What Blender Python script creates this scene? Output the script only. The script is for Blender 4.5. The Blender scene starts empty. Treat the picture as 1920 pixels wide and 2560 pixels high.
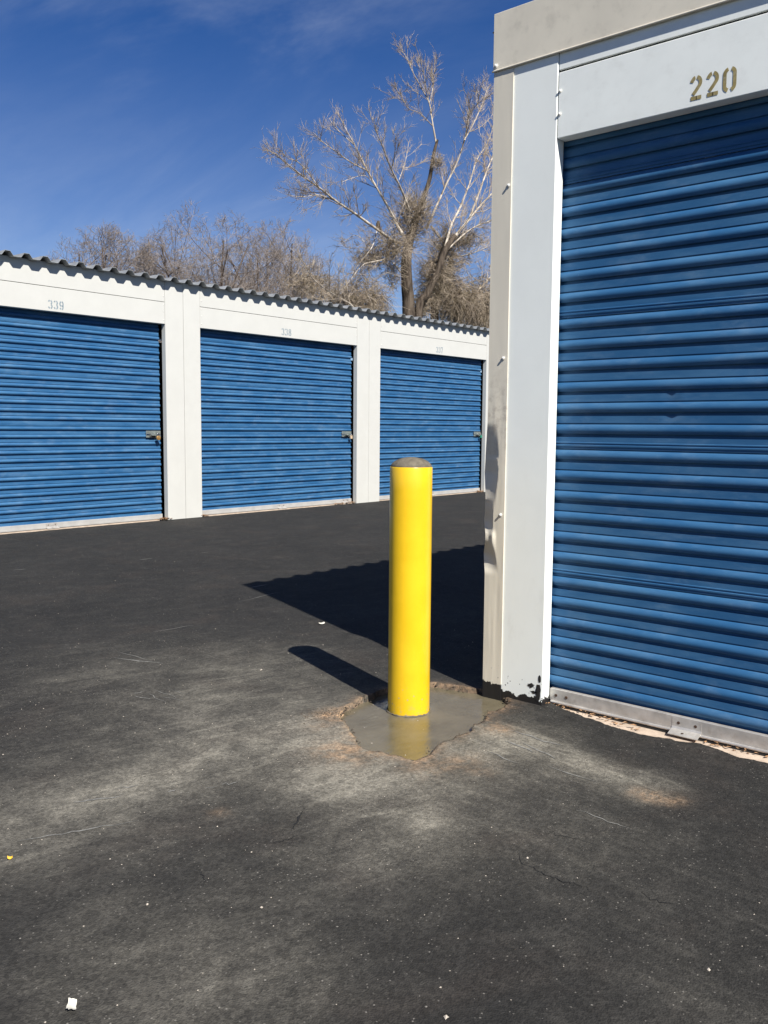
import bpy, math, random
import numpy as np
from mathutils import Vector, Matrix
random.seed(7)
rng = np.random.default_rng(7)
scene = bpy.context.scene
col = scene.collection

# ------------------------------------------------------------------ camera, sky, sun, exposure
CAM_H = 1.14
cam_data = bpy.data.cameras.new('camera')
cam = bpy.data.objects.new('camera', cam_data); col.objects.link(cam); scene.camera = cam
cam_data.sensor_fit = 'VERTICAL'; cam_data.sensor_height = 36.0; cam_data.lens = 30.94
cam_data.clip_start = 0.05; cam_data.clip_end = 2000
cam.matrix_world = Matrix(((0.651717, 0.067235, -0.755476, 0), (-0.758422, 0.06796, -0.648211, 0),
                           (0.00776, 0.99542, 0.095283, CAM_H), (0, 0, 0, 1)))
SUN = Vector((0.36, 0.995, -1.0))                       # direction the light travels
ELEV = math.atan2(1.0, math.hypot(SUN.x, SUN.y))
AZ = math.atan2(-SUN.x, -SUN.y)                         # where the sun stands, clockwise from +Y
sun_data = bpy.data.lights.new('sun', 'SUN'); sun_data.energy = 5.0; sun_data.angle = math.radians(0.53)
sun_data.color = (1.0, 0.965, 0.90)
sun = bpy.data.objects.new('sun', sun_data); col.objects.link(sun)
sun.rotation_euler = SUN.to_track_quat('-Z', 'Y').to_euler()
world = bpy.data.worlds.new('World'); scene.world = world; world.use_nodes = True
scene.view_settings.view_transform = 'Standard'; scene.view_settings.look = 'None'
scene.view_settings.gamma = 1.0; scene.view_settings.use_curve_mapping = False
scene.view_settings.exposure = 0.72

class NT:                                               # terse node builder
    def __init__(s, tree): s.t = tree; s.n = tree.nodes; s.l = tree.links
    def new(s, typ, **kw):
        n = s.n.new(typ)
        for k, v in kw.items(): setattr(n, k, v)
        return n
    def put(s, sock, v):
        if isinstance(v, bpy.types.NodeSocket): s.l.new(v, sock)
        elif v is not None:
            if sock.type == 'RGBA' and len(v) == 3: v = (*v, 1)
            sock.default_value = v
    def math(s, op, a, b=None, c=None, clamp=False):
        n = s.new('ShaderNodeMath', operation=op, use_clamp=clamp)
        for i, v in enumerate((a, b, c)): s.put(n.inputs[i], v) if v is not None else None
        return n.outputs[0]
    def vmath(s, op, a, b=None):
        n = s.new('ShaderNodeVectorMath', operation=op); s.put(n.inputs[0], a)
        if b is not None: s.put(n.inputs[1], b)
        return n.outputs[0]
    def coord(s, which='Object'): return s.new('ShaderNodeTexCoord').outputs[which]
    def stretch(s, v, ang, long, short):
        n = s.new('ShaderNodeMapping', vector_type='TEXTURE'); s.put(n.inputs[0], v); n.inputs['Rotation'].default_value = (0, 0, ang)
        n.inputs['Scale'].default_value = (long, short, 1); return n.outputs[0]
    def mapping(s, v, rot=(0, 0, 0), scale=(1, 1, 1), loc=(0, 0, 0)):
        n = s.new('ShaderNodeMapping'); s.put(n.inputs[0], v); n.inputs['Rotation'].default_value = rot
        n.inputs['Scale'].default_value = scale; n.inputs['Location'].default_value = loc
        return n.outputs[0]
    def noise(s, v, scale, detail=4, rough=.55, dist=0):
        n = s.new('ShaderNodeTexNoise'); s.put(n.inputs['Vector'], v); n.inputs['Scale'].default_value = scale
        n.inputs['Detail'].default_value = detail; n.inputs['Roughness'].default_value = rough
        n.inputs['Distortion'].default_value = dist
        return n.outputs['Fac']
    def voro(s, v, scale, feature='F1'):
        n = s.new('ShaderNodeTexVoronoi', feature=feature); s.put(n.inputs['Vector'], v); n.inputs['Scale'].default_value = scale
        return n
    def rng(s, v, a, b, c=0., d=1., smooth=True):
        n = s.new('ShaderNodeMapRange', interpolation_type='SMOOTHSTEP' if smooth else 'LINEAR'); s.put(n.inputs[0], v)
        for i, x in enumerate((a, b, c, d)): n.inputs[i+1].default_value = x
        return n.outputs[0]
    def mix(s, f, a, b, mode='MIX'):
        n = s.new('ShaderNodeMix', data_type='RGBA', blend_type=mode)
        s.put(n.inputs[0], f); s.put(n.inputs[6], a); s.put(n.inputs[7], b)
        return n.outputs[2]
    def bump(s, h, strength, dist, normal=None):
        n = s.new('ShaderNodeBump'); s.put(n.inputs['Height'], h); n.inputs['Strength'].default_value = strength
        n.inputs['Distance'].default_value = dist
        if normal is not None: s.put(n.inputs['Normal'], normal)
        return n.outputs[0]
    def sep(s, v):
        n = s.new('ShaderNodeSeparateXYZ'); s.put(n.inputs[0], v); return n.outputs
    def attr(s, name):
        return s.new('ShaderNodeAttribute', attribute_name=name).outputs['Fac']

# world: clear desert sky with thin cirrus
wt = NT(world.node_tree); wt.n.clear()
sky = wt.new('ShaderNodeTexSky', sky_type='NISHITA'); sky.sun_disc = False
sky.sun_elevation = ELEV; sky.sun_rotation = AZ
sky.altitude = 1600; sky.air_density = 1.0; sky.dust_density = 0.25; sky.ozone_density = 3.0
hs = wt.new('ShaderNodeHueSaturation'); hs.inputs['Hue'].default_value = .514; hs.inputs['Saturation'].default_value = 1.34; hs.inputs['Value'].default_value = 1.0
wt.l.new(sky.outputs[0], hs.inputs['Color'])
CLX, CLY = 10.56, -0.78
dirv = wt.coord('Generated')
dz = wt.math('MAXIMUM', wt.sep(dirv)[2], 0.04)
flat = wt.new('ShaderNodeCombineXYZ')
wt.put(flat.inputs[0], wt.math('DIVIDE', wt.sep(dirv)[0], wt.math('ADD', dz, .18)))
wt.put(flat.inputs[1], wt.math('DIVIDE', wt.sep(dirv)[1], wt.math('ADD', dz, .18)))
cv = wt.mapping(flat.outputs[0], rot=(0, 0, math.radians(-38)), scale=(1.0, 0.45, 1), loc=(CLX, CLY, 0))
c1 = wt.noise(cv, 1.7, 7, .6, .5)
c2 = wt.noise(wt.mapping(flat.outputs[0], loc=(CLX+2.3, CLY+1.7, 0)), 0.8, 2, .5)
cl = wt.math('MULTIPLY', wt.rng(c1, .42, .82), wt.rng(c2, .40, .66))
low = wt.rng(dz, .08, .46, .34, .0)                      # thin cirrus veil, whiter towards the horizon
cl = wt.math('ADD', wt.math('MULTIPLY', cl, .46), wt.math('MULTIPLY', low, wt.rng(c1, .25, .7, .35, 1.0)))
cm = wt.mix(cl, hs.outputs[0], (7.6, 8.4, 9.8))
bg = wt.new('ShaderNodeBackground'); wt.put(bg.inputs[0], cm); bg.inputs[1].default_value = 0.055
wo = wt.new('ShaderNodeOutputWorld'); wt.l.new(bg.outputs[0], wo.inputs[0])

# ------------------------------------------------------------------ measured places
FWD = Vector((0.755476, 0.648211, -0.095283)); RGT = Vector((0.651717, -0.758422, 0.00776)); UPV = Vector((0.067235, 0.06796, 0.99542))
FPX = 2200.3
def ray(px, py): return FWD + RGT*((px-960)/FPX) + UPV*((1280-py)/FPX)
def on_ground(px, py):                                  # a photo pixel (1920 x 2560) taken down to the ground
    v = ray(px, py); t = -CAM_H/v.z; return Vector((v.x*t, v.y*t, 0))
def at_y(px, py, Y):
    v = ray(px, py); t = Y/v.y; return Vector((v.x*t, v.y*t, CAM_H+v.z*t))
LY = 8.931                                              # front plane of the far building (faces -Y)
RX = 3.118                                              # front plane of the near building (faces -X)
BX, BY, BR = 2.747, 2.215, 0.0854                       # bollard

# ------------------------------------------------------------------ materials
def material(name):
    m = bpy.data.materials.new(name); m.use_nodes = True
    t = NT(m.node_tree); b = t.n['Principled BSDF']
    return m, t, b
def paint(name, c, rough=.5, var=.12, dirt=None, dirt_amt=.0, bump=.0, bscale=400, spec=.4, metallic=0, vscale=6):
    m, t, b = material(name); v = t.coord()
    n = t.noise(v, vscale, 6, .6)
    dark = tuple(x*(1-var) for x in c); lite = tuple(min(1, x*(1+var)) for x in c)
    cc = t.mix(t.rng(n, .3, .7), dark, lite)
    if dirt is not None:
        d = t.rng(t.noise(v, vscale*2.3, 8, .68), .48, .78)
        cc = t.mix(t.math('MULTIPLY', d, dirt_amt), cc, dirt)
    t.put(b.inputs['Base Color'], cc)
    t.put(b.inputs['Roughness'], t.rng(n, .2, .8, rough*.85, min(1, rough*1.15)))
    b.inputs['Specular IOR Level'].default_value = spec; b.inputs['Metallic'].default_value = metallic
    if bump: t.put(b.inputs['Normal'], t.bump(t.noise(v, bscale, 3, .6), bump, .002))
    return m
M = {}
M['white'] = paint('white_painted_steel', (.505, .50, .465), .5, .015, (.44, .42, .37), .10, .05, 300)
M['grey_white'] = paint('cool_white_steel', (.80, .82, .775), .42, .03, (.5, .49, .45), .22, .06, 300)
M['beige'] = paint('beige_painted_steel', (.64, .59, .485), .42, .04, (.33, .30, .25), .35, .06, 300)
M['roof'] = paint('galvanised_roof', (.33, .34, .34), .5, .15, (.2, .2, .2), .4, .05, 200, metallic=.35)
M['galv'] = paint('galvanised_bar', (.50, .475, .44), .42, .14, (.32, .27, .22), .55, .10, 300, metallic=.45, vscale=14)
M['bar_far'] = paint('dull_aluminium', (.42, .41, .39), .5, .08, (.42, .38, .33), .4, .05, 300, metallic=.2, vscale=9)
M['zinc'] = paint('zinc_latch', (.24, .27, .25), .45, .15, (.12, .13, .12), .4, 0, metallic=.5, vscale=40)
M['dark'] = paint('black_gap', (.012, .012, .013), .9, .2)
M['rubber'] = paint('black_rubber', (.02, .02, .02), .7, .3)
M['rust'] = paint('rusty_hole', (.07, .04, .025), .8, .4, vscale=60)
M['tar'] = paint('black_tar', (.016, .015, .015), .6, .3, bump=.4, bscale=120, vscale=60)
M['brass'] = paint('brass', (.58, .34, .12), .35, .15, metallic=.7, vscale=60)
M['tan_lock'] = paint('tan_lock', (.74, .55, .36), .4, .1, metallic=.4, vscale=60)
M['green_lock'] = paint('green_lock', (.03, .20, .13), .35, .1, vscale=60)
M['steel'] = paint('steel', (.6, .6, .6), .25, .1, metallic=1.0, vscale=60)
M['num_grey'] = paint('faded_grey_stencil', (.20, .25, .28), .6, .12, (.6, .62, .6), .45, vscale=28)
M['num_gold'] = paint('faded_bronze_stencil', (.27, .215, .085), .55, .25, (.5, .46, .33), .6, vscale=25)
M['slab'] = paint('pinkish_concrete', (.47, .375, .29), .85, .16, (.28, .21, .16), .7, .25, 160, vscale=16)
M['paper'] = paint('paper', (.60, .57, .49), .8, .1, vscale=60)
M['leaf_y'] = paint('yellow_leaf', (.62, .36, .03), .6, .1, vscale=80)
M['leaf'] = paint('dry_leaf', (.30, .165, .08), .8, .5, (.5, .36, .22), .8, vscale=35)
M['pebble'] = paint('pale_pebble', (.40, .35, .29), .85, .25, vscale=50)
M['scuff'] = paint('pale_scuff', (.17, .165, .15), .9, .35, (.05, .05, .05), .8, vscale=60)
M['crack'] = paint('crack', (.009, .009, .009), .95, .3, vscale=60)
M['crumb'] = paint('brown_asphalt_crumb', (.075, .058, .042), .95, .6, (.20, .15, .10), .7, .5, 120, vscale=55)
M['screw'] = paint('white_screw', (.70, .69, .65), .35, .1, vscale=60)

def door_blue():
    m, t, b = material('blue_door_enamel'); v = t.coord()
    n1 = t.noise(t.mapping(v, scale=(1, 1, 5)), 2.2, 6, .65)
    cc = t.mix(t.rng(n1, .35, .72), (.022, .094, .212), (.050, .142, .268))
    n2 = t.noise(t.mapping(v, scale=(1, 1, 2.5)), 5, 8, .7)
    cc = t.mix(t.math('MULTIPLY', t.rng(n2, .48, .78), .55), cc, (.115, .20, .31))
    vo = t.voro(v, 38); f = t.math('LESS_THAN', vo.outputs['Distance'], .045)
    pick = t.math('GREATER_THAN', t.sep(vo.outputs['Color'])[0], .90)
    cc = t.mix(t.math('MULTIPLY', t.math('MULTIPLY', f, pick), .6), cc, (.45, .52, .6))
    t.put(b.inputs['Base Color'], cc)
    t.put(b.inputs['Roughness'], t.rng(n2, .3, .8, .48, .62)); b.inputs['Specular IOR Level'].default_value = .2
    t.put(b.inputs['Normal'], t.bump(t.noise(v, 260, 2, .5), .10, .002))
    return m
M['blue'] = door_blue()

def column_mat(name, c, edge_z):
    m, t, b = material(name); v = t.coord(); z = t.sep(v)[2]
    n = t.noise(v, 5, 5, .6); cc = t.mix(t.rng(n, .3, .7), tuple(x*.965 for x in c), c)
    smut = t.math('MULTIPLY', t.rng(t.noise(t.mapping(v, scale=(1, 1, .35)), 7, 7, .7), .50, .80), .45)
    low = t.rng(z, .02, .75, 1, .15)
    cc = t.mix(t.math('MULTIPLY', smut, low), cc, (.36, .33, .27))
    if edge_z > .04:
        sm = t.math('MULTIPLY', t.rng(t.noise(v, 26, 6, .7), .42, .72), t.math('MULTIPLY', t.rng(z, .95, 1.15), t.rng(z, 1.5, 1.2)))
        cc = t.mix(t.math('MULTIPLY', sm, .55), cc, (.28, .23, .18))
    # a thrown fringe of sealcoat at the foot, and loose flecks
    fr = t.math('ADD', z, t.math('MULTIPLY', t.math('SUBTRACT', t.noise(v, 38, 5, .65), .5), .075))
    tar = t.math('LESS_THAN', fr, edge_z)
    fl = t.voro(v, 85); near = t.rng(z, .03, .17, .30, .0, False)
    fleck = t.math('MULTIPLY', t.math('LESS_THAN', fl.outputs['Distance'], near), t.math('GREATER_THAN', t.sep(fl.outputs['Color'])[1], .72))
    cc = t.mix(t.math('MAXIMUM', tar, fleck), cc, (.016, .015, .015))
    t.put(b.inputs['Base Color'], cc); b.inputs['Roughness'].default_value = .42
    b.inputs['Specular IOR Level'].default_value = .4
    t.put(b.inputs['Normal'], t.bump(t.noise(v, 260, 2, .5), .05, .002))
    return m
M['column'] = column_mat('cool_white_column_steel', (.80, .82, .775), .028)
M['corner'] = column_mat('beige_corner_steel', (.64, .59, .485), .052)

def yellow():
    m, t, b = material('gloss_yellow_paint'); v = t.coord()
    n = t.noise(v, 9, 5, .6)
    cc = t.mix(t.rng(n, .3, .7), (.70, .435, .008), (.76, .475, .012))
    z = t.sep(v)[2]
    d = t.math('MULTIPLY', t.rng(t.noise(v, 60, 5, .7), .5, .75), t.rng(z, .0, .05, .8, .0))
    cc = t.mix(d, cc, (.30, .26, .17))
    fl = t.voro(v, 60); fk = t.math('MULTIPLY', t.math('LESS_THAN', fl.outputs['Distance'], t.rng(z, .01, .22, .26, .0, False)), t.math('GREATER_THAN', t.sep(fl.outputs['Color'])[1], .80))
    cc = t.mix(t.math('MULTIPLY', fk, .7), cc, (.32, .28, .20))                    # cement spatter low down
    cc = t.mix(t.math('MULTIPLY', t.rng(t.noise(t.mapping(v, scale=(1, 1, .18)), 22, 6, .7), .55, .85), .16), cc, (.42, .30, .06))
    t.put(b.inputs['Base Color'], cc); b.inputs['Roughness'].default_value = .32
    b.inputs['Specular IOR Level'].default_value = .5; b.inputs['Coat Weight'].default_value = .25; b.inputs['Coat Roughness'].default_value = .15
    t.put(b.inputs['Normal'], t.bump(t.noise(t.mapping(v, scale=(1, 1, .4)), 70, 3, .5), .06, .004))
    return m
M['yellow'] = yellow()
def grout():
    m, t, b = material('fresh_mortar_cap'); v = t.coord()
    n = t.noise(v, 40, 7, .7)
    t.put(b.inputs['Base Color'], t.mix(t.rng(n, .3, .7), (.085, .071, .05), (.15, .128, .093)))
    b.inputs['Roughness'].default_value = .8
    t.put(b.inputs['Normal'], t.bump(t.noise(v, 130, 5, .7), .5, .003))
    return m
M['grout'] = grout()
def wet():
    m, t, b = material('wet_concrete'); v = t.coord()
    n = t.noise(v, 5, 6, .6); n2 = t.noise(v, 28, 5, .65)
    cc = t.mix(t.rng(n, .3, .7), (.098, .083, .053), (.138, .119, .080))
    cc = t.mix(t.math('MULTIPLY', t.rng(n2, .5, .8), .35), cc, (.18, .155, .11))
    t.put(b.inputs['Base Color'], cc)
    t.put(b.inputs['Roughness'], t.rng(n, .30, .70, .10, .24))
    b.inputs['Specular IOR Level'].default_value = .38
    h = t.math('ADD', t.noise(t.mapping(v, rot=(0, 0, .7), scale=(1, 2.2, 1)), 22, 4, .55), t.math('MULTIPLY', t.noise(v, 160, 3, .6), .18))
    t.put(b.inputs['Normal'], t.bump(h, .22, .006))
    return m
M['wet'] = wet()

def asphalt():
    m, t, b = material('dusty_sealed_asphalt'); v = t.coord()
    dust = t.attr('dust'); tan = t.attr('tan')
    big = t.noise(v, 1.1, 6, .6, .4); mid = t.noise(v, 7, 7, .65, .3); fine = t.noise(v, 190, 3, .7)
    cc = t.mix(t.rng(big, .3, .7), (.0135, .0130, .0124), (.0195, .0187, .0175))
    cc = t.mix(t.math('MULTIPLY', t.rng(mid, .45, .75), .4), cc, (.036, .0335, .030))
    # swept scuffs, two directions
    def ang(x0, y0, x1, y1):
        a = on_ground(x0*1.1573, y0*1.1573); b2 = on_ground(x1*1.1573, y1*1.1573); return math.atan2(b2.y-a.y, b2.x-a.x)
    st1 = t.noise(t.stretch(v, ang(100, 1750, 740, 1600), 1.0, .22), 2.6, 5, .6, .9)
    st2 = t.noise(t.stretch(v, ang(1060, 1590, 1400, 1715), 1.0, .15), 2.8, 5, .6, .7)
    sv = t.sep(v); rgt = t.rng(t.math('ADD', t.math('SUBTRACT', t.math('MULTIPLY', sv[0], .652), t.math('MULTIPLY', sv[1], .758)), t.math('MULTIPLY', big, .3)), .15, .55)
    streak = t.math('ADD', t.math('MULTIPLY', t.rng(st1, .46, .80), t.math('SUBTRACT', 1.0, rgt)), t.math('MULTIPLY', t.rng(st2, .46, .80), rgt))
    dn = t.math('ADD', t.math('MULTIPLY', mid, .95), t.math('MULTIPLY', streak, .34))
    dmask = t.math('MULTIPLY', dust, t.rng(dn, .2, 1.0, .5, 2.1), clamp=True)
    dmask = t.math('MULTIPLY', dmask, t.rng(fine, .25, .6, .72, 1.0))
    cc = t.mix(dmask, cc, (.20, .184, .150))
    cc = t.mix(t.math('MULTIPLY', streak, .04), cc, (.15, .142, .124))
    cc = t.mix(t.math('MULTIPLY', t.rng(t.noise(v, 2.3, 5, .6, .5), .5, .75), .28), cc, (.052, .040, .032))
    tm = t.math('MULTIPLY', tan, t.rng(t.noise(v, 24, 6, .7), .3, .65), clamp=True)
    cc = t.mix(tm, cc, (.36, .235, .14))
    # aggregate: dark pits and pale grains
    cc = t.mix(t.rng(fine, .42, .28, 0, .55), cc, (.012, .012, .012))
    g = t.voro(v, 150); gc = t.sep(g.outputs['Color'])
    grain = t.math('MULTIPLY', t.math('LESS_THAN', g.outputs['Distance'], .32), t.math('GREATER_THAN', gc[0], .955))
    cc = t.mix(t.math('MULTIPLY', grain, .4), cc, (.27, .25, .22))
    g2 = t.voro(v, 46); gc2 = t.sep(g2.outputs['Color'])
    grain2 = t.math('MULTIPLY', t.math('LESS_THAN', g2.outputs['Distance'], t.math('MULTIPLY', gc2[1], .13)), t.math('GREATER_THAN', gc2[0], .92))
    cc = t.mix(t.math('MULTIPLY', grain2, .55), cc, (.42, .39, .34))
    for sc, lo, hi in ((120, .75, 1.32), (46, .9, 1.12)):
        cell = t.sep(t.voro(v, sc).outputs['Color'])[2]; k = t.rng(cell, 0, 1, lo, hi, False)
        kk = t.new('ShaderNodeCombineXYZ'); [t.put(kk.inputs[i], k) for i in range(3)]
        cc = t.mix(1.0, cc, kk.outputs[0], 'MULTIPLY')
    t.put(b.inputs['Base Color'], cc); b.inputs['Roughness'].default_value = .88
    b.inputs['Specular IOR Level'].default_value = .25
    h = t.math('ADD', t.math('MULTIPLY', t.voro(v, 210).outputs['Distance'], .8), fine)
    nb = t.bump(h, .5, .005); nb = t.bump(mid, .25, .02, nb)
    t.put(b.inputs['Normal'], nb)
    return m
M['asphalt'] = asphalt()
def bark(name, a, b_, scale):
    m, t, b = material(name); v = t.coord()
    n = t.noise(t.mapping(v, scale=(1, 1, .22)), scale, 6, .7)
    t.put(b.inputs['Base Color'], t.mix(t.rng(n, .35, .65), a, b_)); b.inputs['Roughness'].default_value = .9
    b.inputs['Specular IOR Level'].default_value = .2
    t.put(b.inputs['Normal'], t.bump(n, .6, .03))
    return m
M['bark_dark'] = bark('rough_brown_bark', (.032, .024, .018), (.115, .09, .068), 7)
M['bark_pale'] = bark('pale_limb_bark', (.24, .195, .15), (.56, .50, .42), 6)
M['twig_tan'] = bark('tan_twigs', (.23, .18, .132), (.47, .395, .31), 3)
M['twig_dark'] = bark('dead_brush', (.10, .077, .05), (.30, .245, .165), 3)
M['twig_grey'] = bark('brown_grey_twigs', (.155, .128, .11), (.335, .285, .25), 2)
M['limb_grey'] = bark('brown_grey_limbs', (.055, .04, .032), (.13, .10, .08), 5)

# ------------------------------------------------------------------ mesh helpers
class MB:
    def __init__(s): s.v = []; s.f = []
    def box(s, x0, x1, y0, y1, z0, z1, bev=0.0):
        b = len(s.v)
        if bev <= 0:
            s.v += [(x, y, z) for x in (x0, x1) for y in (y0, y1) for z in (z0, z1)]
            for f in ((0, 1, 3, 2), (4, 6, 7, 5), (0, 4, 5, 1), (2, 3, 7, 6), (0, 2, 6, 4), (1, 5, 7, 3)): s.f.append([b+i for i in f])
            return s
        c = ((x0+x1)/2, (y0+y1)/2, (z0+z1)/2); h = ((x1-x0)/2, (y1-y0)/2, (z1-z0)/2)
        idx = {}
        for sx in (-1, 1):
            for sy in (-1, 1):
                for sz in (-1, 1):
                    for ax in range(3):
                        p = [0, 0, 0]
                        for k, sg in enumerate((sx, sy, sz)): p[k] = c[k] + sg*(h[k] - (0 if k == ax else bev))
                        idx[(sx, sy, sz, ax)] = len(s.v); s.v.append(tuple(p))
        S = (-1, 1)
        for ax in range(3):
            o = [k for k in range(3) if k != ax]
            for sg in S:
                q = []
                for a, b2 in ((-1, -1), (1, -1), (1, 1), (-1, 1)):
                    t = [0, 0, 0]; t[ax] = sg; t[o[0]] = a; t[o[1]] = b2; q.append(idx[(*t, ax)])
                flip = (sg > 0) == (ax == 1)
                s.f.append(q[::-1] if flip else q)
        for ax in range(3):                              # edges along ax
            o = [k for k in range(3) if k != ax]
            for a in S:
                for b2 in S:
                    t = [0, 0, 0]; t[o[0]] = a; t[o[1]] = b2
                    t0 = list(t); t0[ax] = -1; t1 = list(t); t1[ax] = 1
                    s.f.append([idx[(*t0, o[0])], idx[(*t1, o[0])], idx[(*t1, o[1])], idx[(*t0, o[1])]])
        for sx in S:
            for sy in S:
                for sz in S: s.f.append([idx[(sx, sy, sz, k)] for k in range(3)])
        return s
    def tube(s, pts, rad, n=6, cap=True):
        b = len(s.v); m = len(pts); u = None
        for i, p in enumerate(pts):
            p = Vector(p); a = Vector(pts[max(0, i-1)]); c = Vector(pts[min(m-1, i+1)]); t = (c-a)
            if t.length < 1e-9: t = Vector((0, 0, 1))
            t.normalize()
            if u is None: u = t.orthogonal().normalized()
            else:
                u = u - t*u.dot(t)
                u = u.normalized() if u.length > 1e-6 else t.orthogonal().normalized()
            w = t.cross(u); r = rad[i] if hasattr(rad, '__len__') else rad
            for k in range(n):
                an = 2*math.pi*k/n; q = p + (u*math.cos(an) + w*math.sin(an))*r
                s.v.append((q.x, q.y, q.z))
        for i in range(m-1):
            for k in range(n):
                k2 = (k+1) % n
                s.f.append([b+i*n+k, b+i*n+k2, b+(i+1)*n+k2, b+(i+1)*n+k])
        if cap and n > 2: s.f.append([b+k for k in range(n)][::-1]); s.f.append([b+(m-1)*n+k for k in range(n)])
        return s
    def lathe(s, prof, cx, cy, n=48, close_top=True):
        b = len(s.v)
        for r, z in prof:
            for k in range(n): a = 2*math.pi*k/n; s.v.append((cx+r*math.cos(a), cy+r*math.sin(a), z))
        for i in range(len(prof)-1):
            for k in range(n):
                k2 = (k+1) % n; s.f.append([b+i*n+k, b+i*n+k2, b+(i+1)*n+k2, b+(i+1)*n+k])
        if close_top: s.f.append([b+(len(prof)-1)*n+k for k in range(n)])
        return s
    def chunk(s, c, r, seed=None):
        b = len(s.v); R = random.uniform
        d = [(1, 0, 0), (-1, 0, 0), (0, 1, 0), (0, -1, 0), (0, 0, 1), (0, 0, -1)]
        an = R(0, 6.28); ca, sa = math.cos(an), math.sin(an)
        for x, y, z in d:
            k = r*R(.55, 1.25); s.v.append((c[0]+(x*ca-y*sa)*k, c[1]+(x*sa+y*ca)*k, c[2]+z*k*.7))
        for f in ((0, 2, 4), (2, 1, 4), (1, 3, 4), (3, 0, 4), (2, 0, 5), (1, 2, 5), (3, 1, 5), (0, 3, 5)): s.f.append([b+i for i in f])
        return s
    def mesh(s, name, smooth=None):
        me = bpy.data.meshes.new(name); me.from_pydata(s.v, [], s.f)
        if smooth is not None:
            me.shade_smooth(); me.set_sharp_from_angle(angle=math.radians(smooth))
        return me
def link(name, me, m, parent=None):
    o = bpy.data.objects.new(name, me); col.objects.link(o)
    if m is not None and len(me.materials) == 0: me.materials.append(m)
    if parent is not None:
        o.parent = parent; o.matrix_parent_inverse = Matrix.Identity(4)
        w = Vector((0, 0, 0)); q = parent
        while q is not None: w += q.location; q = q.parent
        o.location = -w                                   # meshes below are written in world coordinates
    return o
def part(name, mb, m, parent, smooth=None): return link(name, mb.mesh(name, smooth), m, parent)
def empty(name, loc, parent=None):
    o = bpy.data.objects.new(name, None); col.objects.link(o); o.empty_display_size = .2
    o.location = loc
    if parent is not None: o.parent = parent; o.location = Vector(loc) - parent.location
    return o
def tag(o, label=None, cat=None, group=None, kind=None):
    for k, v in (('label', label), ('category', cat), ('group', group), ('kind', kind)):
        if v: o[k] = v
    return o

# value noise for heights and edges
def vnoise(x, y, seed=0):
    x = np.asarray(x, float); y = np.asarray(y, float)
    xi = np.floor(x).astype(np.int64); yi = np.floor(y).astype(np.int64); fx = x-xi; fy = y-yi
    fx = fx*fx*(3-2*fx); fy = fy*fy*(3-2*fy)
    def h(a, b):
        n = (a*374761393 + b*668265263 + seed*982451653) & 0xffffffff
        n = ((n ^ (n >> 13))*1274126177) & 0xffffffff
        return ((n ^ (n >> 16)) & 0xffff)/65535.0
    return (h(xi, yi)*(1-fx)+h(xi+1, yi)*fx)*(1-fy) + (h(xi, yi+1)*(1-fx)+h(xi+1, yi+1)*fx)*fy
def fbm(x, y, s, o=4, seed=0):
    a = 0; k = 1.0; t = 0
    for i in range(o): a = a + k*(vnoise(x*s, y*s, seed+i)-.5); t += k; k *= .5; s *= 2.1
    return a/t

# ------------------------------------------------------------------ ground
PUD = [(3.077, 2.346), (3.1, 2.268), (3.135, 2.157), (3.150, 2.02), (3.072, 1.935), (2.977, 1.904), (2.894, 1.923), (2.823, 1.89), (2.72, 1.87),
       (2.67, 1.849), (2.594, 1.858), (2.528, 1.859), (2.436, 1.846), (2.347, 1.812), (2.292, 1.809), (2.288, 1.846), (2.301, 1.885), (2.282, 1.939),
       (2.264, 2.025), (2.307, 2.105), (2.37, 2.183), (2.427, 2.276), (2.46, 2.349), (2.546, 2.397), (2.64, 2.414), (2.738, 2.425), (2.83, 2.44), (2.95, 2.42)]
def ragged(poly, step=.02, amp=.016, seed=3):
    out = []
    for i in range(len(poly)):
        a = np.array(poly[i]); b = np.array(poly[(i+1) % len(poly)]); n = max(1, int(np.linalg.norm(b-a)/step))
        for k in range(n):
            p = a+(b-a)*k/n
            out.append((p[0]+amp*2*float(fbm(p[0], p[1], 24, 3, seed)), p[1]+amp*2*float(fbm(p[0]+9, p[1], 24, 3, seed+5))))
    return np.array(out)
PR = ragged(PUD)
def sdf(px, py, poly):
    d = np.full(px.shape, 1e9); inside = np.zeros(px.shape, bool); n = len(poly)
    nx = np.zeros(px.shape); ny = np.zeros(px.shape)
    for i in range(n):
        ax, ay = poly[i]; bx, by = poly[(i+1) % n]; ex, ey = bx-ax, by-ay
        t = np.clip(((px-ax)*ex+(py-ay)*ey)/(ex*ex+ey*ey+1e-12), 0, 1)
        qx, qy = ax+t*ex, ay+t*ey; dd = np.hypot(px-qx, py-qy); m = dd < d
        d = np.where(m, dd, d); nx = np.where(m, qx, nx); ny = np.where(m, qy, ny)
        c = ((ay > py) != (by > py)) & (px < (bx-ax)*(py-ay)/(by-ay+1e-12)+ax); inside ^= c
    return np.where(inside, -d, d), nx, ny
def slab_edge(y):                                       # ragged edge of the asphalt in front of the near door
    y = np.asarray(y, float)
    e = np.interp(y, [-5, .6, .897, .99, 1.129, 1.20, 1.314, 1.458, 1.56, 1.674, 1.75, 1.80, 1.83], [3.07, 3.07, 3.074, 3.068, 3.105, 3.085, 3.060, 3.063, 3.085, 3.122, 3.148, 3.17, 3.4])
    return e + .022*fbm(y, y*0+2.2, 18, 4, 31)
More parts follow.
